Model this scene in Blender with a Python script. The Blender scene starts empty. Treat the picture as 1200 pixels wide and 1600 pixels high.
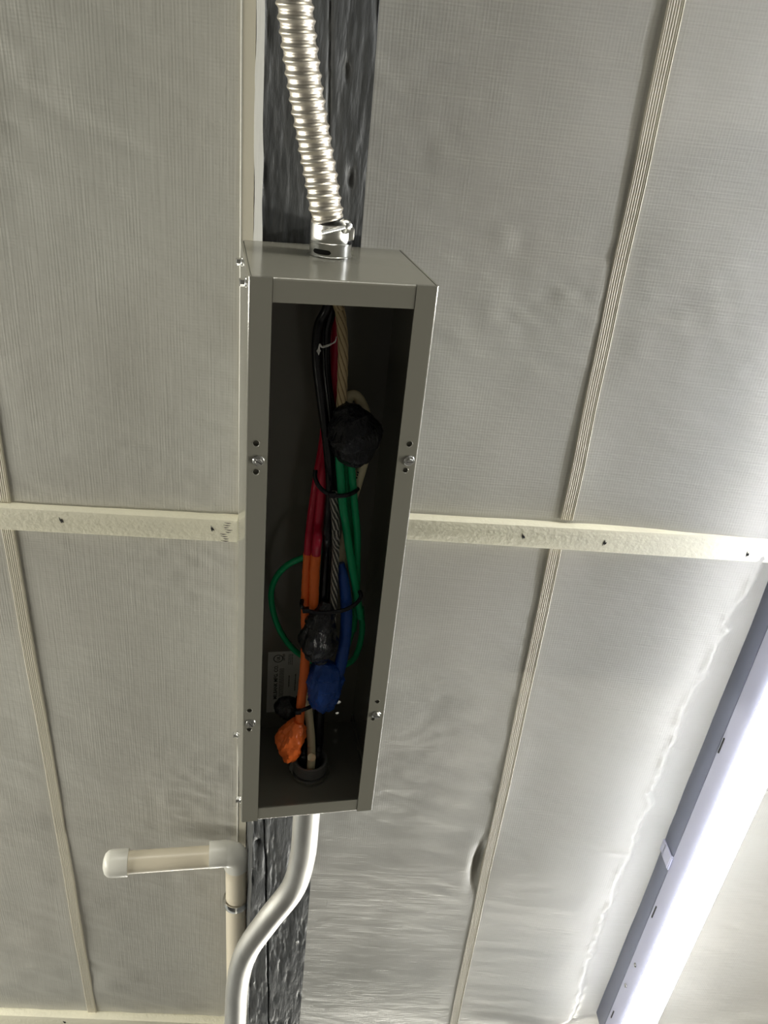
import bpy, bmesh, math, random
import numpy as np
from mathutils import Matrix, Vector

SC = bpy.context.scene
COL = SC.collection
PI = math.pi

# ------------------------------------------------------------------ camera
cam_data = bpy.data.cameras.new('camera')
cam_data.sensor_fit = 'VERTICAL'
cam_data.sensor_height = 36.0
cam_data.sensor_width = 27.0
cam_data.lens = 27.5625
cam_data.clip_start = 0.02
cam = bpy.data.objects.new('camera', cam_data)
COL.objects.link(cam)
cam.matrix_world = Matrix(((0.9953, -0.0768, -0.0598, 0.0000), (-0.0961, -0.8735, -0.4773, 0.0000), (-0.0156, 0.4807, -0.8767, 1.9000), (0,0,0,1)))
SC.camera = cam

# ------------------------------------------------------------------ world, lamps, exposure
world = bpy.data.worlds.new('room_air')
SC.world = world
world.use_nodes = True
wb = world.node_tree.nodes['Background']
wb.inputs['Color'].default_value = (0.95, 0.96, 0.88, 1)
wb.inputs['Strength'].default_value = 0.56
LENS_STRENGTH = 29.0

def strip_lamp(name, loc, aim, power, size=(1.2, 0.10), color=(1, 0.97, 0.86)):
    d = bpy.data.lights.new(name, 'AREA')
    d.shape = 'RECTANGLE'
    d.size, d.size_y = size
    d.energy = power
    d.color = color
    o = bpy.data.objects.new(name, d)
    COL.objects.link(o)
    o.location = loc
    o.rotation_euler = Vector(aim).to_track_quat('-Z', 'Y').to_euler()
    return o

# the other strip lights of the room, beyond the frame, hung a little below the ceiling
strip_lamp('strip_lamp_left', (-2.6, 0.8, 2.69), (1, 0, 0.0), 140, (0.10, 3.6))
strip_lamp('strip_lamp_far', (0.9, 4.4, 2.69), (-0.08, -1, 0.0), 112, (3.0, 0.10))
strip_lamp('strip_lamp_near', (0.3, -3.4, 2.69), (0, 1, 0.0), 92, (3.0, 0.10))
strip_lamp('strip_lamp_right', (3.0, 0.8, 2.69), (-1, 0, 0.0), 170, (0.10, 3.6))

SC.view_settings.view_transform = 'Standard'
SC.view_settings.look = 'None'
SC.view_settings.exposure = 0.0
SC.view_settings.gamma = 1.0
SC.view_settings.use_curve_mapping = False

ZC = 2.801                       # underside of the ceiling insulation
BOX = Matrix(((0.983438, -0.000000, -0.179526, -0.081057), (-0.000267, 0.999437, -0.000123, 0.138294), (0.179448, 0.000000, 0.984114, 2.512330), (0,0,0,1)))               # frame of the wireway: x across, y along, z into the ceiling
BI = BOX.inverted()

# ------------------------------------------------------------------ materials
def mat(name, color, rough=0.5, metal=0.0, spec=0.5, bump=None, vary=None, coat=0.0, emit=None):
    """bump: list of (scale xyz, detail, strength, distance); vary: (scale xyz, colour, amount)"""
    m = bpy.data.materials.new(name)
    m.use_nodes = True
    nt = m.node_tree
    b = nt.nodes['Principled BSDF']
    b.inputs['Base Color'].default_value = (*color, 1)
    b.inputs['Roughness'].default_value = rough
    b.inputs['Metallic'].default_value = metal
    b.inputs['Specular IOR Level'].default_value = spec
    b.inputs['Coat Weight'].default_value = coat
    if emit:
        b.inputs['Emission Color'].default_value = (*emit[0], 1)
        b.inputs['Emission Strength'].default_value = emit[1]
    tc = nt.nodes.new('ShaderNodeTexCoord')
    def noise(scale, detail):
        mp = nt.nodes.new('ShaderNodeMapping')
        mp.inputs['Scale'].default_value = scale
        nt.links.new(tc.outputs['Object'], mp.inputs['Vector'])
        n = nt.nodes.new('ShaderNodeTexNoise')
        n.inputs['Scale'].default_value = 1.0
        n.inputs['Detail'].default_value = detail
        nt.links.new(mp.outputs['Vector'], n.inputs['Vector'])
        return n.outputs['Fac']
    if vary:
        sc_, c2, amt = vary
        mix = nt.nodes.new('ShaderNodeMix')
        mix.data_type = 'RGBA'
        mix.inputs[6].default_value = (*color, 1)
        mix.inputs[7].default_value = (*c2, 1)
        mr = nt.nodes.new('ShaderNodeMapRange')
        mr.inputs['From Min'].default_value = 0.35
        mr.inputs['From Max'].default_value = 0.65
        mr.inputs['To Max'].default_value = amt
        nt.links.new(noise(sc_, 4), mr.inputs['Value'])
        nt.links.new(mr.outputs['Result'], mix.inputs[0])
        nt.links.new(mix.outputs[2], b.inputs['Base Color'])
    last = None
    for (sc_, det, st, dist) in (bump or []):
        bp = nt.nodes.new('ShaderNodeBump')
        bp.inputs['Strength'].default_value = st
        bp.inputs['Distance'].default_value = dist
        nt.links.new(noise(sc_, det), bp.inputs['Height'])
        if last is not None:
            nt.links.new(last, bp.inputs['Normal'])
        last = bp.outputs['Normal']
    if last is not None:
        nt.links.new(last, b.inputs['Normal'])
    return m

def vinyl_material(name, along_x, along_y):
    """white vinyl facing with a woven scrim that shows through as a fine grid"""
    m = mat(name, (0.52, 0.515, 0.47), 0.42, spec=0.4, vary=((3, 3, 3), (0.49, 0.475, 0.43), 0.8))
    nt = m.node_tree
    b = nt.nodes['Principled BSDF']
    tc = nt.nodes.new('ShaderNodeTexCoord')
    def wave(direction, scale):
        w = nt.nodes.new('ShaderNodeTexWave')
        w.wave_type = 'BANDS'
        w.bands_direction = direction
        w.inputs['Scale'].default_value = scale
        w.inputs['Distortion'].default_value = 1.2
        w.inputs['Detail'].default_value = 1.0
        w.inputs['Detail Scale'].default_value = 0.25
        nt.links.new(tc.outputs['Object'], w.inputs['Vector'])
        return w.outputs['Fac']
    def noise(scale, detail):
        mp = nt.nodes.new('ShaderNodeMapping')
        mp.inputs['Scale'].default_value = scale
        nt.links.new(tc.outputs['Object'], mp.inputs['Vector'])
        n = nt.nodes.new('ShaderNodeTexNoise')
        n.inputs['Scale'].default_value = 1.0
        n.inputs['Detail'].default_value = detail
        nt.links.new(mp.outputs['Vector'], n.inputs['Vector'])
        return n.outputs['Fac']
    def math_(op, a, c):
        n = nt.nodes.new('ShaderNodeMath')
        n.operation = op
        for i, v in enumerate((a, c)):
            if isinstance(v, (int, float)):
                n.inputs[i].default_value = v
            else:
                nt.links.new(v, n.inputs[i])
        return n.outputs[0]
    grid = math_('ADD', wave('X', 88.0), wave('Y', 88.0))
    last = None
    for h, st, dist in ((grid, 0.13, 0.0005),
                        (noise((13, 420, 1), 2), along_x, 0.0012),
                        (noise((420, 13, 1), 2), along_y, 0.0012),
                        (noise((22, 45, 20), 3), 0.30, 0.004)):
        bp = nt.nodes.new('ShaderNodeBump')
        bp.inputs['Strength'].default_value = st
        bp.inputs['Distance'].default_value = dist
        nt.links.new(h, bp.inputs['Height'])
        if last is not None:
            nt.links.new(last, bp.inputs['Normal'])
        last = bp.outputs['Normal']
    nt.links.new(last, b.inputs['Normal'])
    return m

M = {}
M['vinyl'] = vinyl_material('vinyl_facing', 0.08, 0.28)
M['vinyl_cross'] = vinyl_material('vinyl_facing_cross_laid', 0.38, 0.10)
M['floor'] = mat('dark_concrete', (0.055, 0.052, 0.05), 0.8)
M['wood_white'] = mat('white_painted_wood', (0.92, 0.885, 0.71), 0.55, bump=[((140, 160, 140), 3, 0.5, 0.002), ((20, 300, 100), 2, 0.2, 0.001)], vary=((15, 40, 10), (0.85, 0.82, 0.67), 0.6))
M['saw_mark'] = mat('dark_bruise', (0.10, 0.085, 0.075), 0.8)
M['batten'] = mat('cream_plastic', (0.66, 0.62, 0.51), 0.45, bump=[((60, 8, 60), 2, 0.15, 0.001)])
M['beam_grey'] = mat('dark_grey_paint', (0.050, 0.053, 0.056), 0.45, spec=0.4,
                     bump=[((150, 26, 150), 5, 0.42, 0.004), ((420, 120, 420), 3, 0.3, 0.0012), ((30, 8, 30), 3, 0.2, 0.005)],
                     vary=((260, 40, 260), (0.115, 0.12, 0.125), 0.5))
M['beam_white'] = mat('pale_grey_paint', (0.46, 0.46, 0.445), 0.6, bump=[((80, 25, 80), 4, 0.4, 0.003)], vary=((160, 30, 160), (0.40, 0.40, 0.39), 0.7))
M['box_paint'] = mat('grey_enamel', (0.195, 0.19, 0.16), 0.15, spec=0.55, bump=[((900, 900, 900), 1, 0.04, 0.0003)])
M['zinc'] = mat('bright_zinc', (0.72, 0.72, 0.70), 0.22, 1.0, bump=[((300, 300, 300), 2, 0.15, 0.0005)])
M['die_cast'] = mat('die_cast_zinc', (0.60, 0.60, 0.57), 0.30, 1.0, bump=[((200, 200, 200), 3, 0.25, 0.0006)])
M['emt'] = mat('galvanised_tube', (0.80, 0.79, 0.75), 0.42, 1.0, bump=[((500, 12, 500), 2, 0.12, 0.0004)], vary=((60, 20, 60), (0.62, 0.61, 0.58), 0.6))
M['flex'] = mat('flex_steel', (0.72, 0.67, 0.58), 0.41, 1.0, bump=[((150, 150, 150), 2, 0.08, 0.0005)])
M['black'] = mat('black_sheath', (0.004, 0.004, 0.008), 0.26, spec=0.5, bump=[((100, 20, 100), 2, 0.1, 0.001)])
M['black_tape'] = mat('black_vinyl_tape', (0.007, 0.008, 0.013), 0.33, spec=0.5, bump=[((180, 60, 180), 4, 0.8, 0.004)])
M['shiny_tape'] = mat('glossy_black_tape', (0.009, 0.010, 0.015), 0.20, spec=0.6, bump=[((160, 70, 110), 4, 0.9, 0.005)])
M['dark_cavity'] = mat('dark_cavity', (0.012, 0.012, 0.012), 0.8)
M['tan'] = mat('tan_stranded_sheath', (0.66, 0.52, 0.30), 0.5)
M['cream_cable'] = mat('cream_sheath', (0.85, 0.76, 0.52), 0.40)
M['ink'] = mat('black_ink', (0.01, 0.01, 0.01), 0.6)
M['red'] = mat('red_sheath', (0.60, 0.010, 0.050), 0.30)
M['green'] = mat('green_sheath', (0.0, 0.42, 0.165), 0.30)
M['orange'] = mat('orange_tape', (1.0, 0.19, 0.030), 0.42, bump=[((120, 40, 120), 4, 0.5, 0.003)])
M['blue'] = mat('blue_tape', (0.010, 0.075, 0.38), 0.36, bump=[((130, 60, 130), 4, 0.6, 0.003)])
M['grey_cable'] = mat('clear_grey_stranded_sheath', (0.50, 0.48, 0.43), 0.3)
M['grey_groove'] = mat('dark_strand_groove', (0.05, 0.05, 0.048), 0.35)
M['tan_groove'] = mat('brown_strand_groove', (0.30, 0.20, 0.10), 0.5)
M['label'] = mat('label_paper', (0.62, 0.62, 0.60), 0.5)
M['paper'] = mat('white_lint', (0.95, 0.95, 0.93), 0.7)
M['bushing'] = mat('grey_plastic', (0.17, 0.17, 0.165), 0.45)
M['pvc'] = mat('cream_pvc', (0.74, 0.67, 0.53), 0.35)
M['pvc_white'] = mat('white_pvc', (0.72, 0.71, 0.65), 0.35)
M['lamp_white'] = mat('lamp_enamel', (0.50, 0.51, 0.64), 0.45)
M['gap_shade'] = mat('gap_shade_blue_grey', (0.13, 0.14, 0.19), 0.45)  # dark tone that paints the shade between housing and ceiling
M['lens'] = mat('lit_diffuser', (0.9, 0.9, 0.9), 0.5, emit=((0.95, 0.965, 1.01), LENS_STRENGTH))

# ------------------------------------------------------------------ mesh helpers
class G:
    def __init__(s):
        s.v, s.f, s.m = [], [], []
    def add(s, vs, fs, mi=0):
        o = len(s.v)
        s.v += [tuple(map(float, v)) for v in vs]
        s.f += [tuple(i + o for i in f) for f in fs]
        s.m += [mi] * len(fs)
        return s
    def box(s, x0, x1, y0, y1, z0, z1, bev=0.0, mi=0, xf=None):
        bm = bmesh.new()
        bmesh.ops.create_cube(bm, size=1.0)
        for v in bm.verts:
            v.co = Vector((x0 + (v.co.x + .5) * (x1 - x0), y0 + (v.co.y + .5) * (y1 - y0), z0 + (v.co.z + .5) * (z1 - z0)))
        if bev:
            bmesh.ops.bevel(bm, geom=bm.edges[:], offset=bev, segments=2, profile=0.5, affect='EDGES')
        return s.bm(bm, mi, xf)
    def bm(s, bm, mi=0, xf=None):
        bm.verts.index_update()
        vs = [(xf @ v.co if xf else v.co) for v in bm.verts]
        s.add(vs, [[v.index for v in f.verts] for f in bm.faces], mi)
        bm.free()
        return s
    def prism(s, quad, z0, z1, mi=0):
        """quad: four (x, y) corners in order"""
        n = len(quad)
        vs = [(x, y, z0) for x, y in quad] + [(x, y, z1) for x, y in quad]
        fs = [tuple(range(n - 1, -1, -1)), tuple(range(n, 2 * n))] + [(i, (i + 1) % n, n + (i + 1) % n, n + i) for i in range(n)]
        return s.add(vs, fs, mi)
    def tube(s, pts, r, seg=14, n=None, rfun=None, cap=True, mi=0, smooth=True, mfun=None):
        """sweep along a smoothed path; r a number or one radius per control point; rfun(theta, length, t) scales it"""
        P = [Vector(p) for p in pts]
        R_ = r if isinstance(r, (list, tuple)) else [r] * len(P)
        n = n or max(8, 8 * len(P))
        path, rad = [], []
        if smooth and len(P) > 2:
            E = [P[0] * 2 - P[1]] + P + [P[-1] * 2 - P[-2]]
            RE = [R_[0]] + list(R_) + [R_[-1]]
            for i in range(n + 1):
                u = i / n * (len(P) - 1)
                k = min(int(u), len(P) - 2)
                t = u - k
                a, b, c, d = E[k:k + 4]
                path.append(0.5 * ((2 * b) + (c - a) * t + (2 * a - 5 * b + 4 * c - d) * t * t + (3 * b - a - 3 * c + d) * t ** 3))
                a, b, c, d = RE[k:k + 4]
                rad.append(max(1e-5, b + (c - b) * (t * t * (3 - 2 * t))))
        else:
            for i in range(n + 1):
                u = i / n * (len(P) - 1)
                k = min(int(u), len(P) - 2)
                t = u - k
                path.append(P[k].lerp(P[k + 1], t))
                rad.append(R_[k] + (R_[k + 1] - R_[k]) * t)
        T = [(path[min(i + 1, n)] - path[max(i - 1, 0)]).normalized() for i in range(n + 1)]
        ref = Vector((0, 0, 1)) if abs(T[0].z) < 0.9 else Vector((1, 0, 0))
        N = (ref - T[0] * ref.dot(T[0])).normalized()
        vs, ln, lens = [], 0.0, []
        for i in range(n + 1):
            if i:
                ln += (path[i] - path[i - 1]).length
                N = (N - T[i] * N.dot(T[i])).normalized()
            B = T[i].cross(N)
            lens.append(ln)
            for j in range(seg):
                th = 2 * PI * j / seg
                rr = rad[i] * (rfun(th, ln, i / n) if rfun else 1.0)
                vs.append(path[i] + (N * math.cos(th) + B * math.sin(th)) * rr)
        fs = [(i * seg + j, i * seg + (j + 1) % seg, (i + 1) * seg + (j + 1) % seg, (i + 1) * seg + j) for i in range(n) for j in range(seg)]
        if cap:
            fs += [tuple(range(seg - 1, -1, -1)), tuple(n * seg + j for j in range(seg))]
        s.add(vs, fs, mi)
        if mfun:
            o = len(s.m) - len(fs)
            for i in range(n):
                for j in range(seg):
                    s.m[o + i * seg + j] = mfun(2 * PI * (j + 0.5) / seg, lens[i])
        return s
    def lathe(s, prof, c, axis, seg=28, mi=0, rfun=None):
        """prof: (radius, height) pairs swept about axis through c"""
        a = Vector(axis).normalized()
        ref = Vector((0, 0, 1)) if abs(a.z) < 0.9 else Vector((1, 0, 0))
        N = (ref - a * ref.dot(a)).normalized()
        B = a.cross(N)
        c = Vector(c)
        vs = [c + a * h + (N * math.cos(2 * PI * j / seg) + B * math.sin(2 * PI * j / seg)) * max(r, 1e-6) * (rfun(2 * PI * j / seg, h) if rfun else 1)
              for r, h in prof for j in range(seg)]
        k = len(prof)
        fs = [(i * seg + j, i * seg + (j + 1) % seg, (i + 1) * seg + (j + 1) % seg, (i + 1) * seg + j) for i in range(k - 1) for j in range(seg)]
        return s.add(vs, fs, mi)
    def plate(s, outer, holes, z0, z1, mi=0, swap=None):
        """flat plate in x, y with round holes (x, y, r); swap maps (x, y, z) to another plane"""
        bm = bmesh.new()
        loops = [outer] + [[(x + r * math.cos(2 * PI * k / 18), y + r * math.sin(2 * PI * k / 18)) for k in range(18)] for x, y, r in holes]
        edges = []
        for lp in loops:
            vv = [bm.verts.new((x, y, z0)) for x, y in lp]
            edges += [bm.edges.new((vv[i], vv[(i + 1) % len(vv)])) for i in range(len(vv))]
        bmesh.ops.triangle_fill(bm, use_beauty=True, use_dissolve=False, edges=edges, normal=(0, 0, 1))
        geo = bmesh.ops.extrude_face_region(bm, geom=bm.faces[:])
        bmesh.ops.translate(bm, verts=[g for g in geo['geom'] if isinstance(g, bmesh.types.BMVert)], vec=(0, 0, z1 - z0))
        bmesh.ops.recalc_face_normals(bm, faces=bm.faces[:])
        if swap:
            for v in bm.verts:
                v.co = Vector(swap(*v.co))
            bmesh.ops.recalc_face_normals(bm, faces=bm.faces[:])
        return s.bm(bm, mi)
    def build(s, name, mats, parent=None, xf=None, smooth=35, recenter=False):
        """one mesh object; xf is the frame the vertices are given in"""
        me = bpy.data.meshes.new(name)
        V = s.v
        M4 = xf.copy() if xf else Matrix.Identity(4)
        if recenter:
            c = sum((Vector(v) for v in V), Vector()) / len(V)
            V = [tuple(Vector(v) - c) for v in V]
            M4 = M4 @ Matrix.Translation(c)
        me.from_pydata(V, [], s.f)
        ms = mats if isinstance(mats, (list, tuple)) else [mats]
        for m_ in ms:
            me.materials.append(m_)
        me.polygons.foreach_set('material_index', s.m)
        me.update()
        if smooth:
            me.shade_smooth()
            me.set_sharp_from_angle(angle=math.radians(smooth))
        o = bpy.data.objects.new(name, me)
        COL.objects.link(o)
        if parent is not None:
            o.parent = parent
            o.matrix_local = M4
        else:
            o.matrix_world = M4
        return o

def tag(o, label=None, cat=None, group=None, kind=None):
    if label: o['label'] = label
    if cat: o['category'] = cat
    if group: o['group'] = group
    if kind: o['kind'] = kind
    return o

def thing(name, label, cat, frame=None, at=(0, 0, 0), group=None):
    """an Empty at the thing's base; its parts are given in frame coordinates through rel()"""
    o = bpy.data.objects.new(name, None)
    o.empty_display_size = 0.02
    COL.objects.link(o)
    o.matrix_world = (frame or Matrix.Identity(4)) @ Matrix.Translation(at)
    tag(o, label, cat, group)
    BASE[o.name] = Matrix.Translation(Vector(at)).inverted()
    return o
BASE = {}
def part(g, name, m, parent, smooth=35):
    return g.build(name, m, parent, BASE.get(parent.name), smooth)
def sub(g, name, m, parent, root, smooth=35):
    """a sub-part: parent is a part of root whose own frame is root's base frame"""
    return g.build(name, m, parent, None, smooth)

rng = np.random.RandomState(7)
def vnoise(x, y, seed=0):
    """smooth value noise on arrays, about -1..1"""
    xi, yi = np.floor(x).astype(int), np.floor(y).astype(int)
    fx, fy = x - xi, y - yi
    fx, fy = fx * fx * (3 - 2 * fx), fy * fy * (3 - 2 * fy)
    def h(a, b):
        n = (a * 374761393 + b * 668265263 + seed * 974711) & 0x7fffffff
        n = ((n ^ (n >> 13)) * 1274126177) & 0x7fffffff
        return ((n ^ (n >> 16)) & 0xffff) / 32767.5 - 1
    return (h(xi, yi) * (1 - fx) + h(xi + 1, yi) * fx) * (1 - fy) + (h(xi, yi + 1) * (1 - fx) + h(xi + 1, yi + 1) * fx) * fy
def n1(x, y, seed=0):
    return float(vnoise(np.array([x]), np.array([y]), seed)[0])

# ------------------------------------------------------------------ structure: floor and ceiling
g = G().box(-7, 7, -7, 8, -0.1, 0.0)
tag(g.build('floor', M['floor']), 'dark concrete floor far below the ceiling', 'floor', kind='structure')

RIDGE = sorted([(0.519, 0.5787), (0.64, 0.5627), (0.76, 0.5557), (0.937, 0.5493), (1.10, 0.5447), (1.25, 0.5441), (1.42, 0.548), (1.8, 0.55), (0.1, 0.63), (-0.6, 0.75)])
RY, RX = [a for a, b in RIDGE], [b for a, b in RIDGE]
def gauss(d, w): return np.exp(-(d / w) ** 2)
def sag(X, Y):
    """how far the loose vinyl facing hangs below its supports (metres, positive down)"""
    s = 0.0028 * vnoise(X * 6, Y * 5, 1) + 0.0007 * vnoise(X * 17, Y * 15, 2)
    # short slanted puckers, denser in patches
    patch = np.clip(vnoise(X * 4 + 3, Y * 4, 5) + 0.15 + 0.45 * np.clip((Y - 0.5) * 2, 0, 1), 0, 1)
    u, v = X * 0.9 + Y * 0.35, Y * 0.9 - X * 0.35
    s += 0.0014 * np.where(X > 0, 0.62 * np.clip((1.55 - Y) * 3, 0.25, 1), 1.0) * patch * vnoise(u * 17, v * 62, 3)
    s += 0.0011 * np.where(X > 0, np.clip((1.5 - Y) * 3, 0.15, 1), 1.0) * np.clip(vnoise(X * 5, Y * 5 + 9, 6), 0, 1) * vnoise(X * 50, Y * 90, 4)
    low = np.clip((Y - 0.72) * 3, 0, 1) * np.clip(1 - X * 8, 0, 1)
    s += 0.0016 * low * np.clip(vnoise(X * 3 + 5, Y * 9, 31) + 0.35, 0, 1) * vnoise(X * 24, Y * 36, 32)
    # pulled in under the boards, the battens and the beam
    for yb in (0.535, 1.70):
        s -= 0.0014 * gauss(Y - yb, 0.06)
    for xb in (-0.425, 0.305):
        s = s * (1 - 0.85 * gauss(X - xb, 0.022))
    # a roll edge running beside the strip light: the facing steps up to the right of it
    rx = np.interp(Y, RY, RX)
    rx = rx + 0.004 * vnoise(Y * 60, Y * 0 + 1, 7) + 0.006 * vnoise(Y * 25, Y * 0 + 4, 8)
    st = 1 / (1 + np.exp(-(X - rx) / 0.003))
    s = s + 0.015 * (1 - st) * gauss(np.minimum(X - rx, 0), 0.16) + 0.005 * gauss(X - rx + 0.006, 0.006) * (0.6 + 0.6 * vnoise(Y * 110, Y * 0, 9)) * np.clip((1.58 - Y) * 8, 0, 1)
    # a crease meeting the roll edge, and a loose lip beside the right batten
    s = s + 0.004 * gauss(Y - 1.106 - 0.05 * (X - 0.5), 0.006) * gauss(np.minimum(X - 0.54, 0), 0.05) * (X < 0.55)
    s = s - 0.020 * gauss(X - 0.292, 0.009) * gauss(Y - 1.175, 0.045)
    return s
def sheet(x0, x1, y0, y1, step=0.005):
    nx, ny = int((x1 - x0) / step) + 1, int((y1 - y0) / step) + 1
    X, Y = np.meshgrid(np.linspace(x0, x1, nx), np.linspace(y0, y1, ny))
    Z = ZC - sag(X, Y)
    me = bpy.data.meshes.new('insulation_sheet')
    V = np.stack([X, Y, Z], -1).reshape(-1, 3)
    idx = np.arange(nx * ny).reshape(ny, nx)
    F = np.stack([idx[:-1, :-1], idx[1:, :-1], idx[1:, 1:], idx[:-1, 1:]], -1).reshape(-1, 4)
    me.from_pydata(V.tolist(), [], F.tolist())
    me.materials.append(M['vinyl'] if x1 < -0.05 else M['vinyl_cross'])
    me.shade_smooth()
    o = bpy.data.objects.new('insulation_sheet', me)
    COL.objects.link(o)
    return o
g = G().box(-7, 7, -7, 8, ZC + 0.03, ZC + 0.08)
for a in ((-7, -1.2, -7, 8), (1.25, 7, -7, 8), (-1.2, 1.25, -7, -0.6), (-1.2, 1.25, 2.3, 8)):
    g.box(*a, ZC, ZC + 0.03)
ceiling = tag(g.build('ceiling', M['vinyl']), 'ceiling lined with white vinyl-faced insulation', 'ceiling', kind='structure')
for a in ((-1.2, -0.425), (-0.425, -0.108), (-0.012, 0.305), (0.305, 1.25)):
    sheet(a[0], a[1], -0.6, 2.3).parent = ceiling

# ------------------------------------------------------------------ dark timber beam
def build_beam():
    ys = np.arange(-0.75, 2.2, 0.007)
    prof = [(0.0185, z, 0) for z in np.linspace(0.31, 0.1462, 24)] + [(x, 0.146, 1) for x in np.linspace(0.0185, 0.1125, 60)[1:]] + [(0.1125, z, 2) for z in np.linspace(0.1475, 0.31, 14)]
    k = len(prof)
    PX, PZ = np.array([p[0] for p in prof]), np.array([p[1] for p in prof])
    SD = np.array([p[2] for p in prof])
    X = np.tile(PX, (len(ys), 1)); Z = np.tile(PZ, (len(ys), 1)); Y = np.tile(ys[:, None], (1, k))
    lo = np.clip((Y - 0.5) / 0.3, 0, 1)                     # the lower run of the beam is rougher
    front, left, right = (SD == 1)[None, :], (SD == 0)[None, :], (SD == 2)[None, :]
    rough = (0.0006 + 0.0013 * lo) * vnoise(X * 150, Y * 22, 11) + (0.0006 + 0.0006 * lo) * vnoise(X * 420, Y * 120, 12) + 0.0012 * vnoise(X * 30, Y * 9, 13)
    inset = rough + 0.0012
    # drying checks: one long crack in the lower half, a seam in the upper half
    xc = 0.0376 + (Y - 0.79) * 0.042 + 0.0012 * vnoise(Y * 18, Y * 0, 14)
    inset = inset + 0.007 * gauss(X - xc, 0.0011) * (Y > 0.62)
    xs = 0.082 + Y * 0.06 + 0.001 * vnoise(Y * 14, Y * 0, 15)
    inset = inset + 0.0025 * gauss(X - xs, 0.0012) * (Y < 0.1)
    for (kx, ky, kr, kd) in ((0.089, -0.145, 0.0022, 0.008), (0.099, -0.06, 0.003, 0.008), (0.029, 0.835, 0.005, 0.010), (0.075, -0.11, 0.012, 0.0016)):
        inset = inset + kd * gauss(np.hypot(X - kx, (Y - ky) * 0.6), kr)
    edge = gauss(X - 0.0185, 0.004) + gauss(X - 0.1125, 0.005)
    inset = inset + 0.003 * edge * np.clip(vnoise(Y * 35, X * 40, 16), 0, 1)
    X = X + 0.0050 * lo * np.clip((0.06 - X) / 0.0415, 0, 1)
    Z = Z + np.where(front, np.maximum(inset - 0.0012, -0.0006), 0)
    X = X + np.where(left, 0.0012 * vnoise(Y * 30, Z * 60, 17) + 0.0008 * vnoise(Y * 9, Z * 5, 18), 0)
    X = X + np.where(right, -0.003 * np.clip(vnoise(Y * 14, Z * 20, 19), 0, 1) + 0.002 * vnoise(Y * 5, Z * 3, 20), 0)
    g = G()
    n = len(ys)
    fs, ms = [], []
    vs = np.stack([X, Y, Z], -1).reshape(-1, 3).tolist()
    for i in range(n - 1):
        for j in range(k - 1):
            fs.append((i * k + j, i * k + j + 1, (i + 1) * k + j + 1, (i + 1) * k + j))
            ms.append(1 if (j < 23 and ys[i] < 0.80 + 0.02 * math.sin(j * 1.7)) else 0)
    fs.append(tuple(range(k))); ms.append(0)
    fs.append(tuple((n - 1) * k + j for j in range(k - 1, -1, -1))); ms.append(0)
    g.v, g.f, g.m = [tuple(v) for v in vs], fs, ms
    root = thing('timber_beam', 'rough dark grey painted timber ceiling beam running behind the open steel box', 'beam', BOX, (0.065, 0.3, 0.2))
    part(g, 'beam_timber', [M['beam_grey'], M['beam_white']], root, 50)
    h = G().lathe([(0, -0.0012), (0.002, -0.0012), (0.0026, 0.0), (0.0026, 0.004)], [(0.0986, 1.0779, 0.1446)][0], (0, 0, 1), 12)
    tag(part(h, 'nail_head', M['beam_white'], root), 'small pale nail head in the dark paint')
build_beam()

# ------------------------------------------------------------------ boards and battens on the ceiling
def nail_mark(g, c, s):
    for k in range(3):
        a = random.Random(int(c[0] * 1e4) + k).uniform(-0.5, 0.5) + PI / 2
        d = Vector((math.cos(a), math.sin(a), 0)) * s * (1 - 0.25 * k)
        o = Vector((0.0012 * (k - 1), 0.0005 * k, 0))
        g.tube([Vector(c) + o - d, Vector(c) + o, Vector(c) + o + d], [0.0002, 0.0009, 0.0002], 6, 6)
def board(label, near, far, marks, saw=False):
    near, far = [Vector(p) for p in near], [Vector(p) for p in far]
    z0 = ZC - 0.015
    quad = [(p.x, p.y) for p in (near[0], near[1], far[1], far[0])]
    c = sum((near[0], near[1], far[0], far[1]), Vector()) / 4
    root = thing('nailing_board', label, 'board', None, (c.x, c.y, ZC), 'white boards nailed across the ceiling')
    n = 40
    g = G()
    bm = bmesh.new()
    vs = [bm.verts.new((x, y, z0)) for x, y in quad] + [bm.verts.new((x, y, ZC + 0.006)) for x, y in quad]
    for f in ((3, 2, 1, 0), (4, 5, 6, 7), (0, 1, 5, 4), (1, 2, 6, 5), (2, 3, 7, 6), (3, 0, 4, 7)):
        bm.faces.new([vs[i] for i in f])
    bmesh.ops.bevel(bm, geom=bm.edges[:], offset=0.0015, segments=2, profile=0.5, affect='EDGES')
    bmesh.ops.recalc_face_normals(bm, faces=bm.faces[:])
    part(g.bm(bm), 'board_timber', M['wood_white'], root)
    for p in marks:
        h = G()
        nail_mark(h, (p[0], p[1], z0 - 0.0002), 0.0045)
        part(h, 'nail_hole', M['dark_cavity'], root)
    if saw:
        h = G()
        r = random.Random(3)
        for k in range(9):
            x = quad[1][0] - 0.010 - r.random() * 0.008
            y = quad[1][1] + 0.004 + k * 0.0034
            h.tube([(x - 0.005 * r.random() - 0.002, y, z0), (x, y + 0.0006, z0 - 0.0002), (x + 0.004, y + 0.0002, z0)], [0.0002, 0.0006, 0.0002], 6, 6)
        tag(part(h, 'saw_marks', M['saw_mark'], root), 'dark ragged saw marks at the board end', kind='stuff')
board('white ceiling board left of the steel box, with dark saw marks at its end',
      [(-1.1213, 0.5339, 2.7860), (-0.1271, 0.5121, 2.7860)], [(-1.1369, 0.5681, 2.7860), (-0.1269, 0.5450, 2.7860)], [(-0.3520, 0.5308, 2.7860), (-0.1592, 0.5264, 2.7860)], saw=True)
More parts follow.
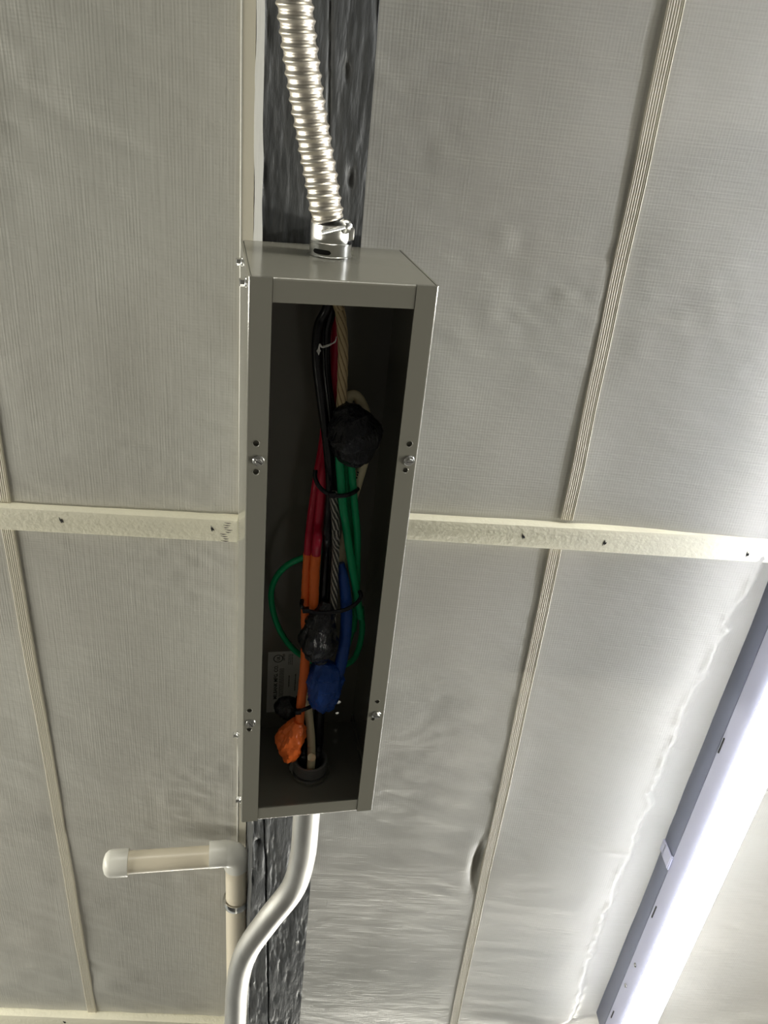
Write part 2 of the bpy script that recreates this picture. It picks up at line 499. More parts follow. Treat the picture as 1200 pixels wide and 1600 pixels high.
board('white board across the ceiling right of the steel box, reaching towards the strip light',
      [(-0.0091, 0.4924, 2.7860), (1.0165, 0.4684, 2.7860)], [(-0.0072, 0.5223, 2.7860), (1.0398, 0.5103, 2.7860)], [(0.2468, 0.5026, 2.7860), (0.3562, 0.5029, 2.7860), (0.5518, 0.5039, 2.7860)])
board('white board across the ceiling beyond the capped pipe, at the lower left',
      [(-1.2959, 1.6652, 2.7860), (-0.1014, 1.6725, 2.7860)], [(-1.3176, 1.7266, 2.7860), (-0.1006, 1.7400, 2.7860)], [(-0.4594, 1.6852, 2.7860)])

def batten(label, pts, width, y_ribs=True, group='cream seam battens on the ceiling'):
    a, b = Vector(pts[0]), Vector(pts[1])
    d = (b - a); d.z = 0
    ln = d.length
    d.normalize()
    s = Vector((d.y, -d.x, 0))
    c = (a + b) / 2
    g = G()
    zt = ZC + 0.006
    # ribbed section: across the width, five low flutes and rounded lips
    w = width / 2
    sec = [(-w, 0.006), (-w, -0.0024), (-w + 0.0010, -0.0032)]
    nf = 5
    for k in range(nf):
        x0 = -w + 0.0016 + (2 * w - 0.0032) * k / nf
        x1 = -w + 0.0016 + (2 * w - 0.0032) * (k + 1) / nf
        sec += [(x0 + 0.0002, -0.0026), ((x0 + x1) / 2, -0.0032), (x1 - 0.0002, -0.0026)]
    sec += [(w - 0.0010, -0.0036), (w, -0.0026), (w, 0.006)]
    n = 24
    vs = []
    for i in range(n + 1):
        t = i / n
        p = a.lerp(b, t)
        wob = 0.0006 * math.sin(t * 9 + a.x * 20) + 0.0004 * math.sin(t * 23)
        for (u, h) in sec:
            q = p + s * (u + wob)
            vs.append((q.x, q.y, ZC + h))
    k = len(sec)
    fs = [(i * k + j, i * k + j + 1, (i + 1) * k + j + 1, (i + 1) * k + j) for i in range(n) for j in range(k - 1)]
    fs += [tuple(range(k - 1, -1, -1)), tuple(n * k + j for j in range(k))]
    g.add(vs, fs)
    o = g.build('seam_batten', M['batten'], recenter=True, smooth=50)
    return tag(o, label, 'batten', group)
batten('cream ribbed batten on the upper right of the ceiling, ending at the white board', [(0.2884, -0.1382, 2.7960), (0.3026, 0.4800, 2.7960)], 0.0165)
batten('cream ribbed batten on the lower right of the ceiling, beyond the white board', [(0.2971, 0.5161, 2.7960), (0.3212, 1.8809, 2.7960)], 0.0165)
batten('cream ribbed batten on the lower left of the ceiling, between two white boards', [(-0.4276, 0.5556, 2.7960), (-0.4087, 1.6756, 2.7960)], 0.0165)
batten('cream batten at the left edge of the ceiling, before the white board', [(-0.4290, -0.1240, 2.7960), (-0.4274, 0.5232, 2.7960)], 0.0165)
es = thing('edge_strip', 'flat cream strip along the left side of the dark beam', 'trim strip', None, (-0.12, 0.7, ZC))
g = G()
g.prism([(-0.1288, -0.35), (-0.1155, -0.35), (-0.1080, 1.75), (-0.1215, 1.75)], ZC - 0.006, ZC + 0.006)
part(g, 'strip_face', M['batten'], es)
g = G().tube([(-0.1290, -0.35, ZC - 0.0055), (-0.1253, 0.70, ZC - 0.0055), (-0.1217, 1.75, ZC - 0.0055)], 0.0013, 10, 20, smooth=False)
tag(part(g, 'edge_bead', M['pvc_white'], es, 60), 'thin white bead along the left edge')

# ------------------------------------------------------------------ steel wireway
W_, L_, D_, T_ = 0.152, 0.609, 0.146, 0.0016
box = thing('steel_box', 'long open grey steel junction box under the dark beam, cables inside', 'junction box', BOX, (W_ / 2, L_ / 2, D_))
g = G().plate([(T_, 0.0008), (W_ - T_, 0.0008), (W_ - T_, L_ - 0.0008), (T_, L_ - 0.0008)],
              [(0.1304, 0.5728, 0.0031), (0.1300, 0.5917, 0.0024)], D_ - T_, D_)
part(g, 'back_panel', M['box_paint'], box)
def side_panel(mirror):
    """side wall, rounded bend and front flange pressed from one sheet"""
    mx = (lambda x: W_ - x) if mirror else (lambda x: x)
    FW, RB = 0.0185, 0.0022
    sec_o = [(0, D_)] + [(RB - RB * math.cos(a), RB - RB * math.sin(a)) for a in np.linspace(0, PI / 2, 7)]
    sec_i = [(T_, D_)] + [(RB - (RB - T_) * math.cos(a), RB - (RB - T_) * math.sin(a)) for a in np.linspace(0, PI / 2, 7)]
    sec = sec_o + sec_i[::-1]
    k = len(sec)
    g = G()
    vs = [(mx(x), y, z) for y in (0, L_) for x, z in sec]
    fs = [(j, (j + 1) % k, k + (j + 1) % k, k + j) for j in range(k)] + [tuple(range(k)), tuple(range(k, 2 * k))]
    fs = [f[::-1] for f in fs] if not mirror else fs
    g.add(vs, fs)
    if mirror:
        hs = [(0.1428, 0.1387, 0.0026), (0.1420, 0.1645, 0.0024), (0.1422, 0.4403, 0.0024), (0.1395, 0.4650, 0.0020)]
    else:
        hs = [(0.0083, 0.1392, 0.0026), (0.0087, 0.1662, 0.0026), (0.0070, 0.4411, 0.0026), (0.0070, 0.4675, 0.0026)]
    x0, x1 = sorted((mx(RB), mx(FW)))
    g.plate([(x0, 0), (x1, 0), (x1, L_), (x0, L_)], hs, 0.0, T_)
    for (hx, hy, hr) in hs:      # blind dimples
        g.lathe([(hr + 0.0004, T_), (hr + 0.0002, T_ + 0.0012), (0, T_ + 0.0012)], (hx, hy, 0), (0, 0, 1), 16)
        g.lathe([(hr, 0.0), (hr + 0.0002, -0.00035), (hr + 0.0007, 0.0)], (hx, hy, 0), (0, 0, 1), 16)
    return part(g, 'side_panel', M['box_paint'], box)
sides = [side_panel(False), side_panel(True)]
def end_plate(y0, sgn):
    """end wall with an in-turned front lip; sgn is the way into the box"""
    g = G()
    a, b = T_ + 0.0010, W_ - T_ - 0.0010
    hole = (0.0765, 0.1000, 0.0150) if sgn > 0 else (0.0850, 0.0640, 0.0178)
    g.plate([(a, 0.0032), (b, 0.0032), (b, D_ - 0.001), (a, D_ - 0.001)], [hole], min(y0, y0 + sgn * T_), max(y0, y0 + sgn * T_), swap=lambda x, y, z: (x, z, y))
    RB = 0.0026
    an = np.linspace(0, PI / 2, 6)
    so = [(y0 + sgn * (RB - RB * math.cos(t)), 0.0006 + RB - RB * math.sin(t)) for t in an]
    si = [(y0 + sgn * (RB - (RB - T_) * math.cos(t)), 0.0006 + RB - (RB - T_) * math.sin(t)) for t in an]
    tip = y0 + sgn * 0.0192
    sec = so + [(tip, 0.0006), (tip, 0.0006 + T_)] + si[::-1]
    fa, fb = 0.0189, W_ - 0.0189
    k = len(sec)
    vs = [(x, y, z) for x in (fa, fb) for y, z in sec]
    fs = [(j, (j + 1) % k, k + (j + 1) % k, k + j) for j in range(k)] + [tuple(range(k)), tuple(range(k, 2 * k))]
    if sgn < 0: fs = [f[::-1] for f in fs]
    g.add(vs, fs)
    for x0, x1 in ((T_ + 0.00005, T_ + 0.0013), (W_ - T_ - 0.0013, W_ - T_ - 0.00005)):     # inner tabs added to block light leaking through the end seams
        ya, yb = sorted((y0 + sgn * 0.0018, y0 + sgn * 0.014))
        g.box(x0, x1, ya, yb, 0.004, D_ - 0.0018)
    # the strips of the end wall that run on behind the flanges
    for x0, x1 in ((a, fa), (fb, b)):
        g.box(x0, x1, min(y0, y0 + sgn * T_), max(y0, y0 + sgn * T_), 0.0022, 0.0036)
    return part(g, 'end_plate', M['box_paint'], box)
end_plate(0.0, 1)
end_plate(L_, -1)
def hex_screw(g, c, axis, r, slot_angle, washer=1.5, h=0.0035):
    c, a = Vector(c), Vector(axis).normalized()
    ref = Vector((0, 1, 0)) if abs(a.y) < 0.9 else Vector((1, 0, 0))
    N = (ref - a * ref.dot(a)).normalized()
    B = a.cross(N)
    g.lathe([(0, 0), (r * washer, 0), (r * washer, 0.0007), (r * washer * 0.9, 0.0012), (r * 0.9, 0.0012)], c, a, 20)
    hexp = [(math.cos(PI / 3 * k + slot_angle) * r, math.sin(PI / 3 * k + slot_angle) * r) for k in range(6)]
    lo = [c + N * x + B * y + a * 0.001 for x, y in hexp]
    hi = [c + N * x + B * y + a * (h - 0.0004) for x, y in hexp]
    tp = [c + N * x * 0.88 + B * y * 0.88 + a * h for x, y in hexp]
    g.add(lo + hi + tp, [(i, (i + 1) % 6, 6 + (i + 1) % 6, 6 + i) for i in range(6)] + [(6 + i, 6 + (i + 1) % 6, 12 + (i + 1) % 6, 12 + i) for i in range(6)] + [tuple(range(12, 18))])
    d = N * math.cos(slot_angle + 0.4) + B * math.sin(slot_angle + 0.4)
    e = a.cross(d)
    w, l = 0.00035, r * 0.95
    top = c + a * (h + 0.00012)
    g.add([top + d * l + e * w, top - d * l + e * w, top - d * l - e * w, top + d * l - e * w,
           top + d * l + e * w - a * 0.0006, top - d * l + e * w - a * 0.0006, top - d * l - e * w - a * 0.0006, top + d * l - e * w - a * 0.0006],
          [(0, 1, 2, 3), (4, 5, 1, 0), (5, 6, 2, 1), (6, 7, 3, 2), (7, 4, 0, 3)], 1)
for (c, an, ax) in (((0.0107, 0.1555, 0), 0.6, (0, 0.05, -1)), ((0.1442, 0.1550, 0), 1.1, (0.12, 0.0, -1)),
                    ((0.0086, 0.4582, 0), 0.2, (0, 0, -1)), ((0.1425, 0.4586, 0), 0.9, (0.1, 0.1, -1))):
    h = G(); hex_screw(h, c, ax, 0.0034, an)
    tag(sub(h, 'cover_screw', [M['zinc'], M['dark_cavity']], sides[0 if c[0] < 0.07 else 1], box, 25), 'bright zinc hex screw with a slotted head')
for (y, z) in ((0.0135, 0.115), (0.0125, 0.033), (0.5905, 0.118), (0.5965, 0.022)):
    h = G(); hex_screw(h, (0, y, z), (-1, 0, 0), 0.0034, 0.3, 1.35, 0.0052)
    tag(sub(h, 'side_screw', [M['zinc'], M['dark_cavity']], sides[0], box, 25), 'bright zinc hex screw in the side of the box')
# rating label on the back panel
rl = thing('rating_label', 'pale printed maker label stuck inside the box at lower left', 'label', BOX, (0.055, 0.535, D_ - T_))
lx0, lx1, ly0, ly1 = 0.0372, 0.0860, 0.4835, 0.5815
zl = D_ - T_
g = G().box(lx0, lx1, ly0, ly1, zl - 0.0003, zl - 0.00002)
part(g, 'label_sheet', M['label'], rl)
def text_mesh(s, size, bold=0.0):
    cu = bpy.data.curves.new('lettering', 'FONT')
    cu.body = s
    cu.size = size
    cu.offset = bold
    cu.align_x = 'LEFT'
    cu.extrude = 0.00004
    cu.resolution_u = 3
    o = bpy.data.objects.new('lettering', cu)
    COL.objects.link(o)
    dg = bpy.context.evaluated_depsgraph_get()
    me = bpy.data.meshes.new_from_object(o.evaluated_get(dg))
    bpy.data.objects.remove(o)
    return me
ZT = zl - 0.00036
# reading direction runs up the picture (-y); letter tops point to -x; seen from below, -z is the front
TXT = Matrix(((0, -1, 0, 0), (-1, 0, 0, 0), (0, 0, -1, 0), (0, 0, 0, 1)))
def label_text(s, x, y, size, name, bold=0.0):
    me = text_mesh(s, size, bold)
    me.materials.append(M['ink'])
    o = bpy.data.objects.new(name, me)
    COL.objects.link(o)
    o.parent = rl
    o.matrix_local = BASE[rl.name] @ Matrix.Translation((x, y, ZT)) @ TXT
    return o
label_text('MILBANK MFG. CO.', lx0 + 0.0125, 0.5600, 0.0064, 'maker_lettering', 0.00012)
label_text('LISTED', lx0 + 0.0205, 0.4978, 0.0034, 'listed_lettering', 0.00008)
label_text('UL', lx0 + 0.0145, 0.4968, 0.0052, 'mark_lettering', 0.00015)
label_text('R', lx0 + 0.0190, 0.4885, 0.0018, 'registered_lettering', 0.00005)
g = G()
cx, cy = lx0 + 0.0125, 0.4942
ro, ri = 0.0060, 0.0050
ring = [(cx + r * math.cos(2 * PI * k / 32), cy + r * math.sin(2 * PI * k / 32), ZT) for r in (ro, ri) for k in range(32)]
g.add(ring, [(k, (k + 1) % 32, 32 + (k + 1) % 32, 32 + k) for k in range(32)])
part(g, 'mark_ring', M['ink'], rl, 0)
# lines of print too fine to read
g = G()
r_ = random.Random(5)
def fine(x, y0, y1, w=0.0007):
    y = y0
    while y < y1:
        ln = r_.uniform(0.0012, 0.0040)
        g.add([(x, y, ZT), (x + w, y, ZT), (x + w, min(y + ln, y1), ZT), (x, min(y + ln, y1), ZT)], [(3, 2, 1, 0)])
        y += ln + 0.0006
for x in (0.0150, 0.0165, 0.0180, 0.0195):
    fine(lx0 + x, 0.510, 0.556)
for x in (0.0255, 0.0275, 0.0295):
    fine(lx0 + x, 0.488, 0.505)
fine(lx0 + 0.0265, 0.522, 0.541, 0.0010); fine(lx0 + 0.0345, 0.520, 0.548, 0.0010)
fine(lx0 + 0.0145, 0.566, 0.573, 0.0011)
fine(lx0 + 0.0430, 0.503, 0.530, 0.0022)
tag(part(g, 'fine_print', M['ink'], rl, 0), kind='stuff')

# ------------------------------------------------------------------ flexible conduit and its connector
CX, CZ = 0.0765, 0.1000
con = thing('conduit_connector', 'zinc screw-clamp connector on the near end of the steel box', 'connector', BOX, (CX, 0, CZ))
RC = 0.0186
g = G().lathe([(0.010, -0.0002), (RC + 0.0006, -0.0002), (RC + 0.0006, -0.0012), (RC, -0.0018), (RC, -0.0110), (RC + 0.0003, -0.0114), (RC + 0.0003, -0.0122), (RC - 0.0002, -0.0126),
               (RC - 0.0002, -0.0270), (RC - 0.0012, -0.0274), (0.0135, -0.0274), (0.0135, -0.004)], (CX, 0, CZ), (0, 1, 0), 40)
part(g, 'connector_body', M['die_cast'], con)
def curved_patch(r, a0, a1, y0, y1, n=14):
    """a stadium-ended patch lying on the connector's wall; angle 0 faces the camera (-z)"""
    vs, fs = [], []
    for i in range(n + 1):
        t = i / n
        a = a0 + (a1 - a0) * t
        e = math.sqrt(max(0.0, 1 - (2 * t - 1) ** 6))
        m_, hh = (y0 + y1) / 2, (y1 - y0) / 2 * max(e, 0.02)
        for y in (m_ - hh, m_ + hh):
            vs.append((CX + r * math.sin(a), y, CZ - r * math.cos(a)))
    fs = [(2 * i, 2 * i + 1, 2 * i + 3, 2 * i + 2) for i in range(n)]
    return vs, fs
g = G().add(*curved_patch(RC + 0.0002, -1.05, -0.10, -0.0072, -0.0030))
g.add(*curved_patch(RC + 0.0003, 0.75, 1.35, -0.0150, -0.0115))
part(g, 'connector_slot', M['dark_cavity'], con)
g = G().add(*curved_patch(RC + 0.0003, -0.75, -0.35, -0.0235, -0.0165))
part(g, 'raised_pad', M['die_cast'], con)
g = G()
tip, heel = [(0.0624, -0.0237, 0.0660), (0.0842, -0.0275, 0.0791)]
g.tube([tip, Vector(tip).lerp(Vector(heel), .5), heel], 0.0021, 12, 10, rfun=lambda th, l, t: 1 + 0.05 * math.cos(2 * PI * l / 0.0009), smooth=False)
part(g, 'clamp_screw', M['zinc'], con)
g = G()
dv = (Vector(heel) - Vector(tip)).normalized()
g.lathe([(0, -0.001), (0.0056, -0.001), (0.0062, 0.0005), (0.0062, 0.0028), (0.0052, 0.0040), (0.0046, 0.0040), (0.0042, 0.0062), (0, 0.0068)], Vector(heel) + Vector((0.0, 0.0, 0.004)), dv, 18)
g.box(CX + 0.010, CX + 0.0185, -0.0262, -0.0158, CZ - 0.0125, CZ - 0.004, 0.001)
part(g, 'clamp_lug', M['die_cast'], con)

g = G()
fp = [(0.0731, -0.0299, 0.1001), (0.0697, -0.0417, 0.1006), (0.0642, -0.0666, 0.1041), (0.0576, -0.0931, 0.1061), (0.0502, -0.1233, 0.1061), (0.0435, -0.1543, 0.1051), (0.0381, -0.1838, 0.1041), (0.0333, -0.2158, 0.1031), (0.0293, -0.2463, 0.1031)]
PITCH = 0.0094
def corr(th, l, t):
    ph = (l / PITCH + th / (2 * PI)) % 1.0
    big = math.exp(-((ph - 0.42) / 0.22) ** 2)
    small = 0.35 * math.exp(-((ph - 0.88) / 0.07) ** 2)
    return 0.885 + 0.125 * big + 0.06 * small
ln = sum((Vector(fp[i + 1]) - Vector(fp[i])).length for i in range(len(fp) - 1))
g.tube(fp, 0.0148, 40, int(ln / PITCH * 16), rfun=corr)
tag(g.build('flexible_conduit', M['flex'], xf=BOX, recenter=True, smooth=60), 'corrugated steel flexible conduit rising from the near end of the box', 'conduit')

# ------------------------------------------------------------------ rigid conduit with offset bend, bushing inside the box
g = G()
RE = 0.0172
ep = [(0.0850, 0.6096, 0.0640), (0.0850, 0.625, 0.0640)] + [(0.0854, 0.7058, 0.0660), (0.0846, 0.7717, 0.0690), (0.0751, 0.8404, 0.0741), (0.0442, 0.9122, 0.0801), (0.0150, 0.9887, 0.0861), (0.0028, 1.0707, 0.0901), (-0.0003, 1.1856, 0.0921), (-0.0036, 1.3621, 0.0941), (-0.0045, 1.7404, 0.0961), (-0.0045, 2.1991, 0.0971)]
g.tube(ep, RE, 28, 120, cap=False)
g.f.append(tuple(len(g.v) - 28 + j for j in range(28))); g.m.append(0)
g.tube([(0.0850, 0.6096, 0.0640), (0.0850, 0.66, 0.0640)], RE - 0.0008, 28, 8, cap=False, smooth=False)
tag(g.build('steel_conduit', M['emt'], xf=BOX, recenter=True, smooth=60), 'smooth galvanised conduit with an S bend leaving the far end of the box', 'conduit')
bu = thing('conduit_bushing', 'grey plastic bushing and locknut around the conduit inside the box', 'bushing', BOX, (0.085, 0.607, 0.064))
g = G().lathe([(0.0157, 0.040), (0.0157, -0.020), (0.0176, -0.0225), (0.0192, -0.0230), (0.0205, -0.0222), (0.0207, -0.0075), (0.0200, -0.0065), (0.0174, -0.0062)], (0.085, 0.607, 0.064), (0, 1, 0), 48,  # grey throat lengthened into the conduit, standing in for shade in its bore
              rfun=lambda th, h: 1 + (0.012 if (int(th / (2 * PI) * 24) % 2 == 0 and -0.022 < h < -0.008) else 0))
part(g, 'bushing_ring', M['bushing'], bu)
g = G().lathe([(0.0174, -0.0060), (0.0232, -0.0060), (0.0232, -0.0018), (0.0174, -0.0018)], (0.085, 0.607, 0.064), (0, 1, 0), 48,
              rfun=lambda th, h: 1 + (0.07 if (int(th / (2 * PI) * 16) % 4 == 0) else 0))
part(g, 'lock_nut', M['zinc'], bu)

# ------------------------------------------------------------------ cables, tape and ties inside the box
BUNDLE = []
EYE = BI @ cam.matrix_world.translation
def dense(pts, rad, n):
    """smooth path through the points with n samples and a radius at each"""
    P = [Vector(p) for p in pts]
    R_ = list(rad) if isinstance(rad, (list, tuple)) else [rad] * len(P)
    E = [P[0] * 2 - P[1]] + P + [P[-1] * 2 - P[-2]]
    out, ro = [], []
    for i in range(n):
        u = i / (n - 1) * (len(P) - 1)
        k = min(int(u), len(P) - 2)
        s = u - k
        a, b, c, d = E[k:k + 4]
        out.append(tuple(0.5 * ((2 * b) + (c - a) * s + (2 * a - 5 * b + 4 * c - d) * s * s + (3 * b - a - 3 * c + d) * s ** 3)))
        ro.append(R_[k] + (R_[k + 1] - R_[k]) * s)
    return np.array(out), np.array(ro)
def cable(name, label, pts, r, m, group=None, rfun=None, seg=14, n=None, cat='cable', mfun=None, mouth=False, tape=None, marks=None):
    """queue a cable; the bundle is relaxed so that neighbours touch instead of crossing, then built"""
    P, R_ = dense(pts, r, 72)
    if mouth:       # cables crowd together where they enter the connector
        R_ = np.minimum(R_, 0.0040 + np.clip(P[:, 1] - 0.012, 0, 1) * 0.03)
    if pts[-1][1] > 0.605:      # and where they go down the conduit
        R_ = np.minimum(R_, 0.0052 + np.clip(0.578 - P[:, 1], 0, 1) * 0.04)
    BUNDLE.append(dict(f=1.14 if tape else 1.06, name=name, label=label, P=P, R=R_, m=m, group=group, rfun=rfun, seg=seg, n=n, cat=cat, mfun=mfun,
                       pin0=mouth, pin1=pts[-1][1] > 0.605, tape=tape, marks=marks))
def relax(rounds=320):
    eye = np.array(EYE)
    ker = np.exp(-np.linspace(-2, 2, 9) ** 2); ker /= ker.sum()
    for it in range(rounds):
        D = [np.zeros(len(c['P'])) for c in BUNDLE]
        for a in range(len(BUNDLE)):
            for b in range(a + 1, len(BUNDLE)):
                A, B = BUNDLE[a], BUNDLE[b]
                pa, pb = A['P'], B['P']
                if (pa.min(0) > pb.max(0) + 0.02).any() or (pb.min(0) > pa.max(0) + 0.02).any():
                    continue
                df = pa[:, None] - pb[None]
                rs = A['R'][:, None] * A['f'] + B['R'][None] * B['f'] + 0.0005
                hit = (df ** 2).sum(-1) < rs ** 2
                if not hit.any():
                    continue
                v = pa - eye
                v /= np.linalg.norm(v, axis=1)[:, None]
                s = (df * v[:, None]).sum(-1)
                lat2 = (df ** 2).sum(-1) - s ** 2
                need = np.sqrt(np.maximum(rs ** 2 - lat2, 0)) - np.abs(s)
                # the whole local stretch keeps one order in depth
                w = np.where(hit, need, 0)
                row = (s * hit).sum(1)
                sg = np.where(np.convolve(row, np.ones(15), 'same') >= 0, 1.0, -1.0)
                da = w.max(1)
                D[a] += 0.35 * sg * da
                col = (s * hit).sum(0)
                sgb = np.where(np.convolve(col, np.ones(15), 'same') >= 0, 1.0, -1.0)
                D[b] -= 0.35 * sgb * w.max(0)
        mx = 0
        for c, d in zip(BUNDLE, D):
            d = np.clip(np.convolve(np.pad(d, 4, mode='edge'), ker, 'valid'), -0.0016, 0.0016)
            n = len(d)
            if c['pin0']: d *= np.clip(np.arange(n) / 5.0, 0, 1)
            if c['pin1']: d *= np.clip((n - 22 - np.arange(n)) / 6.0, 0, 1)
            v = c['P'] - eye
            v /= np.linalg.norm(v, axis=1)[:, None]
            c['P'] = c['P'] + v * d[:, None]
            z = np.clip(c['P'][:, 2], 0.012 + c['R'], 0.1435 - c['R'])
            if c['pin1']: z[-22:] = c['P'][-22:, 2]
            c['P'][:, 2] = z
            mx = max(mx, np.abs(d).max())
        if mx < 2e-5:
            break
def build_bundle():
    for c in BUNDLE:
        pts, rad = [tuple(p) for p in c['P']], [float(x) for x in c['R']]
        if not c['tape'] and not c['marks']:
            g = G().tube(pts, rad, c['seg'], c['n'] or 140, rfun=c['rfun'], mfun=c['mfun'])
            tag(g.build(c['name'], c['m'], xf=BOX, recenter=True, smooth=60), c['label'], c['cat'], c['group'])
            continue
        root = thing(c['name'], c['label'], c['cat'], BOX, pts[len(pts) // 2], c['group'])
        part(G().tube(pts, rad, c['seg'], c['n'] or 140), 'cable_sheath', c['m'], root, 60)
        if c['tape']:
            y0 = c['tape']
            sel = [k for k, p in enumerate(pts) if p[1] >= y0]
            wr = lambda th, l, t: 1.06 + 0.05 * ((l / 0.011 + th / (2 * PI)) % 1.0) + 0.03 * math.sin(th * 3 + l * 300)
            tag(part(G().tube([pts[k] for k in sel], [rad[k] for k in sel], 16, 100, rfun=wr), 'tape_wrap', M['orange'], root, 60), 'bright orange phase tape')
        if c['marks']:
            g = G()
            rr = random.Random(2)
            a, b = c['marks']
            P, R_ = c['P'], c['R']
            eye = np.array(EYE)
            for k in range(11):
                for side in (-0.55,):
                    u0 = a + (b - a) * k / 11; u1 = a + (b - a) * (k + 0.6) / 11
                    q = []
                    for u in (u0, u1):
                        x = np.array([np.interp(u, np.arange(len(P)), P[:, d]) for d in range(3)])
                        rr_ = np.interp(u, np.arange(len(P)), R_) * 1.012
                        tn = P[min(int(u) + 2, len(P) - 1)] - P[max(int(u) - 1, 0)]; tn /= np.linalg.norm(tn)
                        vv = eye - x; vv -= tn * (vv @ tn); vv /= np.linalg.norm(vv)
                        ww = np.cross(vv, tn); ww *= np.sign(-ww[0]) if ww[0] else 1
                        for an in (0.30, 0.62 + 0.1 * rr.random()):
                            q.append(tuple(x + (vv * math.cos(an) + ww * math.sin(an)) * rr_))
                    g.add(q, [(0, 1, 3, 2)])
            tag(part(g, 'printed_marks', M['ink'], root, 0), 'row of black print on the sheath', kind='stuff')
def mouth(k):       # six places around the connector's bore
    return (CX + 0.0088 * math.cos(k * PI / 3), 0.0075, CZ + 0.0088 * math.sin(k * PI / 3))
def bore(k, y=0.612):        # four places around the conduit's bore
    return (0.0850 + 0.0080 * math.cos(k * PI / 2), y, 0.0640 + 0.0080 * math.sin(k * PI / 2))
BL = 'black cables in the steel box'
cable('black_cable', 'leftmost black cable entering the near end of the box', [mouth(4)] + [(0.0769, 0.0417, 0.0951), (0.0675, 0.0597, 0.0821), (0.0663, 0.0871, 0.0741), (0.0723, 0.1274, 0.0660), (0.0786, 0.1637, 0.0600), (0.0850, 0.2125, 0.0620), (0.0862, 0.2736, 0.0660), (0.0864, 0.3207, 0.0660), (0.0856, 0.3634, 0.0620), (0.0843, 0.3891, 0.0620)], 0.00449, M['black'], BL, mouth=True)
cable('black_cable', 'middle black cable between the left black cable and the tan one', [mouth(3)] + [(0.0803, 0.0424, 0.0981), (0.0761, 0.0676, 0.0901), (0.0780, 0.1038, 0.0881), (0.0845, 0.1457, 0.0801), (0.0908, 0.1933, 0.0801), (0.0940, 0.2376, 0.0821), (0.0962, 0.2913, 0.0821), (0.0962, 0.3541, 0.0781), (0.0964, 0.4020, 0.0781)], 0.00454, M['black'], BL, mouth=True)
cable('black_cable', 'right black cable tucked behind the tan stranded cable', [mouth(1)] + [(0.0873, 0.0457, 0.1121), (0.0888, 0.0862, 0.1121), (0.0929, 0.1367, 0.1081), (0.0974, 0.1814, 0.1001)], 0.00431, M['black'], BL, mouth=True)
RED = 'red cables in the steel box'
cable('red_cable', 'red cable ending in an orange taped lump at the far end of the box',
      [mouth(2)] + [(0.0843, 0.0450, 0.1001), (0.0853, 0.0788, 0.1081), (0.0855, 0.1317, 0.1121), (0.0818, 0.1815, 0.1001), (0.0750, 0.2156, 0.0821), (0.0695, 0.2605, 0.0700), (0.0682, 0.2963, 0.0660), (0.0679, 0.3350, 0.0640), (0.0687, 0.3675, 0.0630), (0.0707, 0.4103, 0.0620), (0.0704, 0.4541, 0.0600), (0.0683, 0.4940, 0.0570), (0.0675, 0.5275, 0.0560), (0.0653, 0.5476, 0.0560)],
      0.00492, M['red'], RED, mouth=True, tape=[(0.0679, 0.2898, 0.0655)][0][1])
cable('red_cable', 'red cable on the right of the pair, its orange tape ending at the second tie',
      [mouth(0)] + [(0.0868, 0.0460, 0.1041), (0.0875, 0.0824, 0.1001), (0.0870, 0.1264, 0.0981), (0.0834, 0.1752, 0.0861), (0.0777, 0.2075, 0.0660), (0.0757, 0.2463, 0.0580), (0.0745, 0.2863, 0.0560), (0.0742, 0.3058, 0.0560), (0.0751, 0.3311, 0.0580), (0.0764, 0.3587, 0.0620)],
      0.00475, M['red'], RED, mouth=True, tape=[(0.0744, 0.2848, 0.0560)][0][1])
twist = lambda k, n_, a: (lambda th, l, t: 1 - a + a * abs(math.cos(n_ / 2 * (th + 2 * PI * l / k))))
groove = lambda k, n_, w: (lambda th, l: 1 if abs(math.cos(n_ / 2 * (th + 2 * PI * l / k))) < w else 0)
cable('tan_cable', 'tan rope-like stranded cable running from the near end to the upper tape ball', [mouth(5)] + [(0.0824, 0.0327, 0.0881), (0.0859, 0.0461, 0.0781), (0.0890, 0.0730, 0.0700), (0.0899, 0.1074, 0.0640), (0.0899, 0.1366, 0.0580)], 0.00492, [M['tan'], M['tan_groove']], rfun=twist(0.075, 6, 0.14), seg=60, n=260, mfun=groove(0.075, 6, 0.34), mouth=True)
GR = 'green cables in the steel box'
cable('green_cable', 'left green cable below the upper tape ball', [(0.0886, 0.1609, 0.0540), (0.0924, 0.1935, 0.0520), (0.0976, 0.2292, 0.0530), (0.1053, 0.2674, 0.0550), (0.1142, 0.3083, 0.0580), (0.1225, 0.3440, 0.0620), (0.1294, 0.3770, 0.0660)], 0.00409, M['green'], GR)
cable('green_cable', 'middle green cable, darker between its two green neighbours', [(0.0959, 0.1653, 0.0640), (0.1003, 0.1995, 0.0640), (0.1053, 0.2364, 0.0660), (0.1123, 0.2765, 0.0700), (0.1195, 0.3203, 0.0761), (0.1253, 0.3595, 0.0841), (0.1288, 0.4054, 0.0921), (0.1239, 0.4534, 0.1001)], 0.00335, M['green'], GR)
cable('green_cable', 'right green cable with scuffed sheath beside the cream cable', [(0.0986, 0.1599, 0.0520), (0.1037, 0.1935, 0.0520), (0.1094, 0.2299, 0.0540), (0.1152, 0.2618, 0.0580), (0.1190, 0.2965, 0.0640), (0.1226, 0.3288, 0.0700), (0.1257, 0.3682, 0.0781), (0.1279, 0.4114, 0.0881)], 0.00373, M['green'], GR)
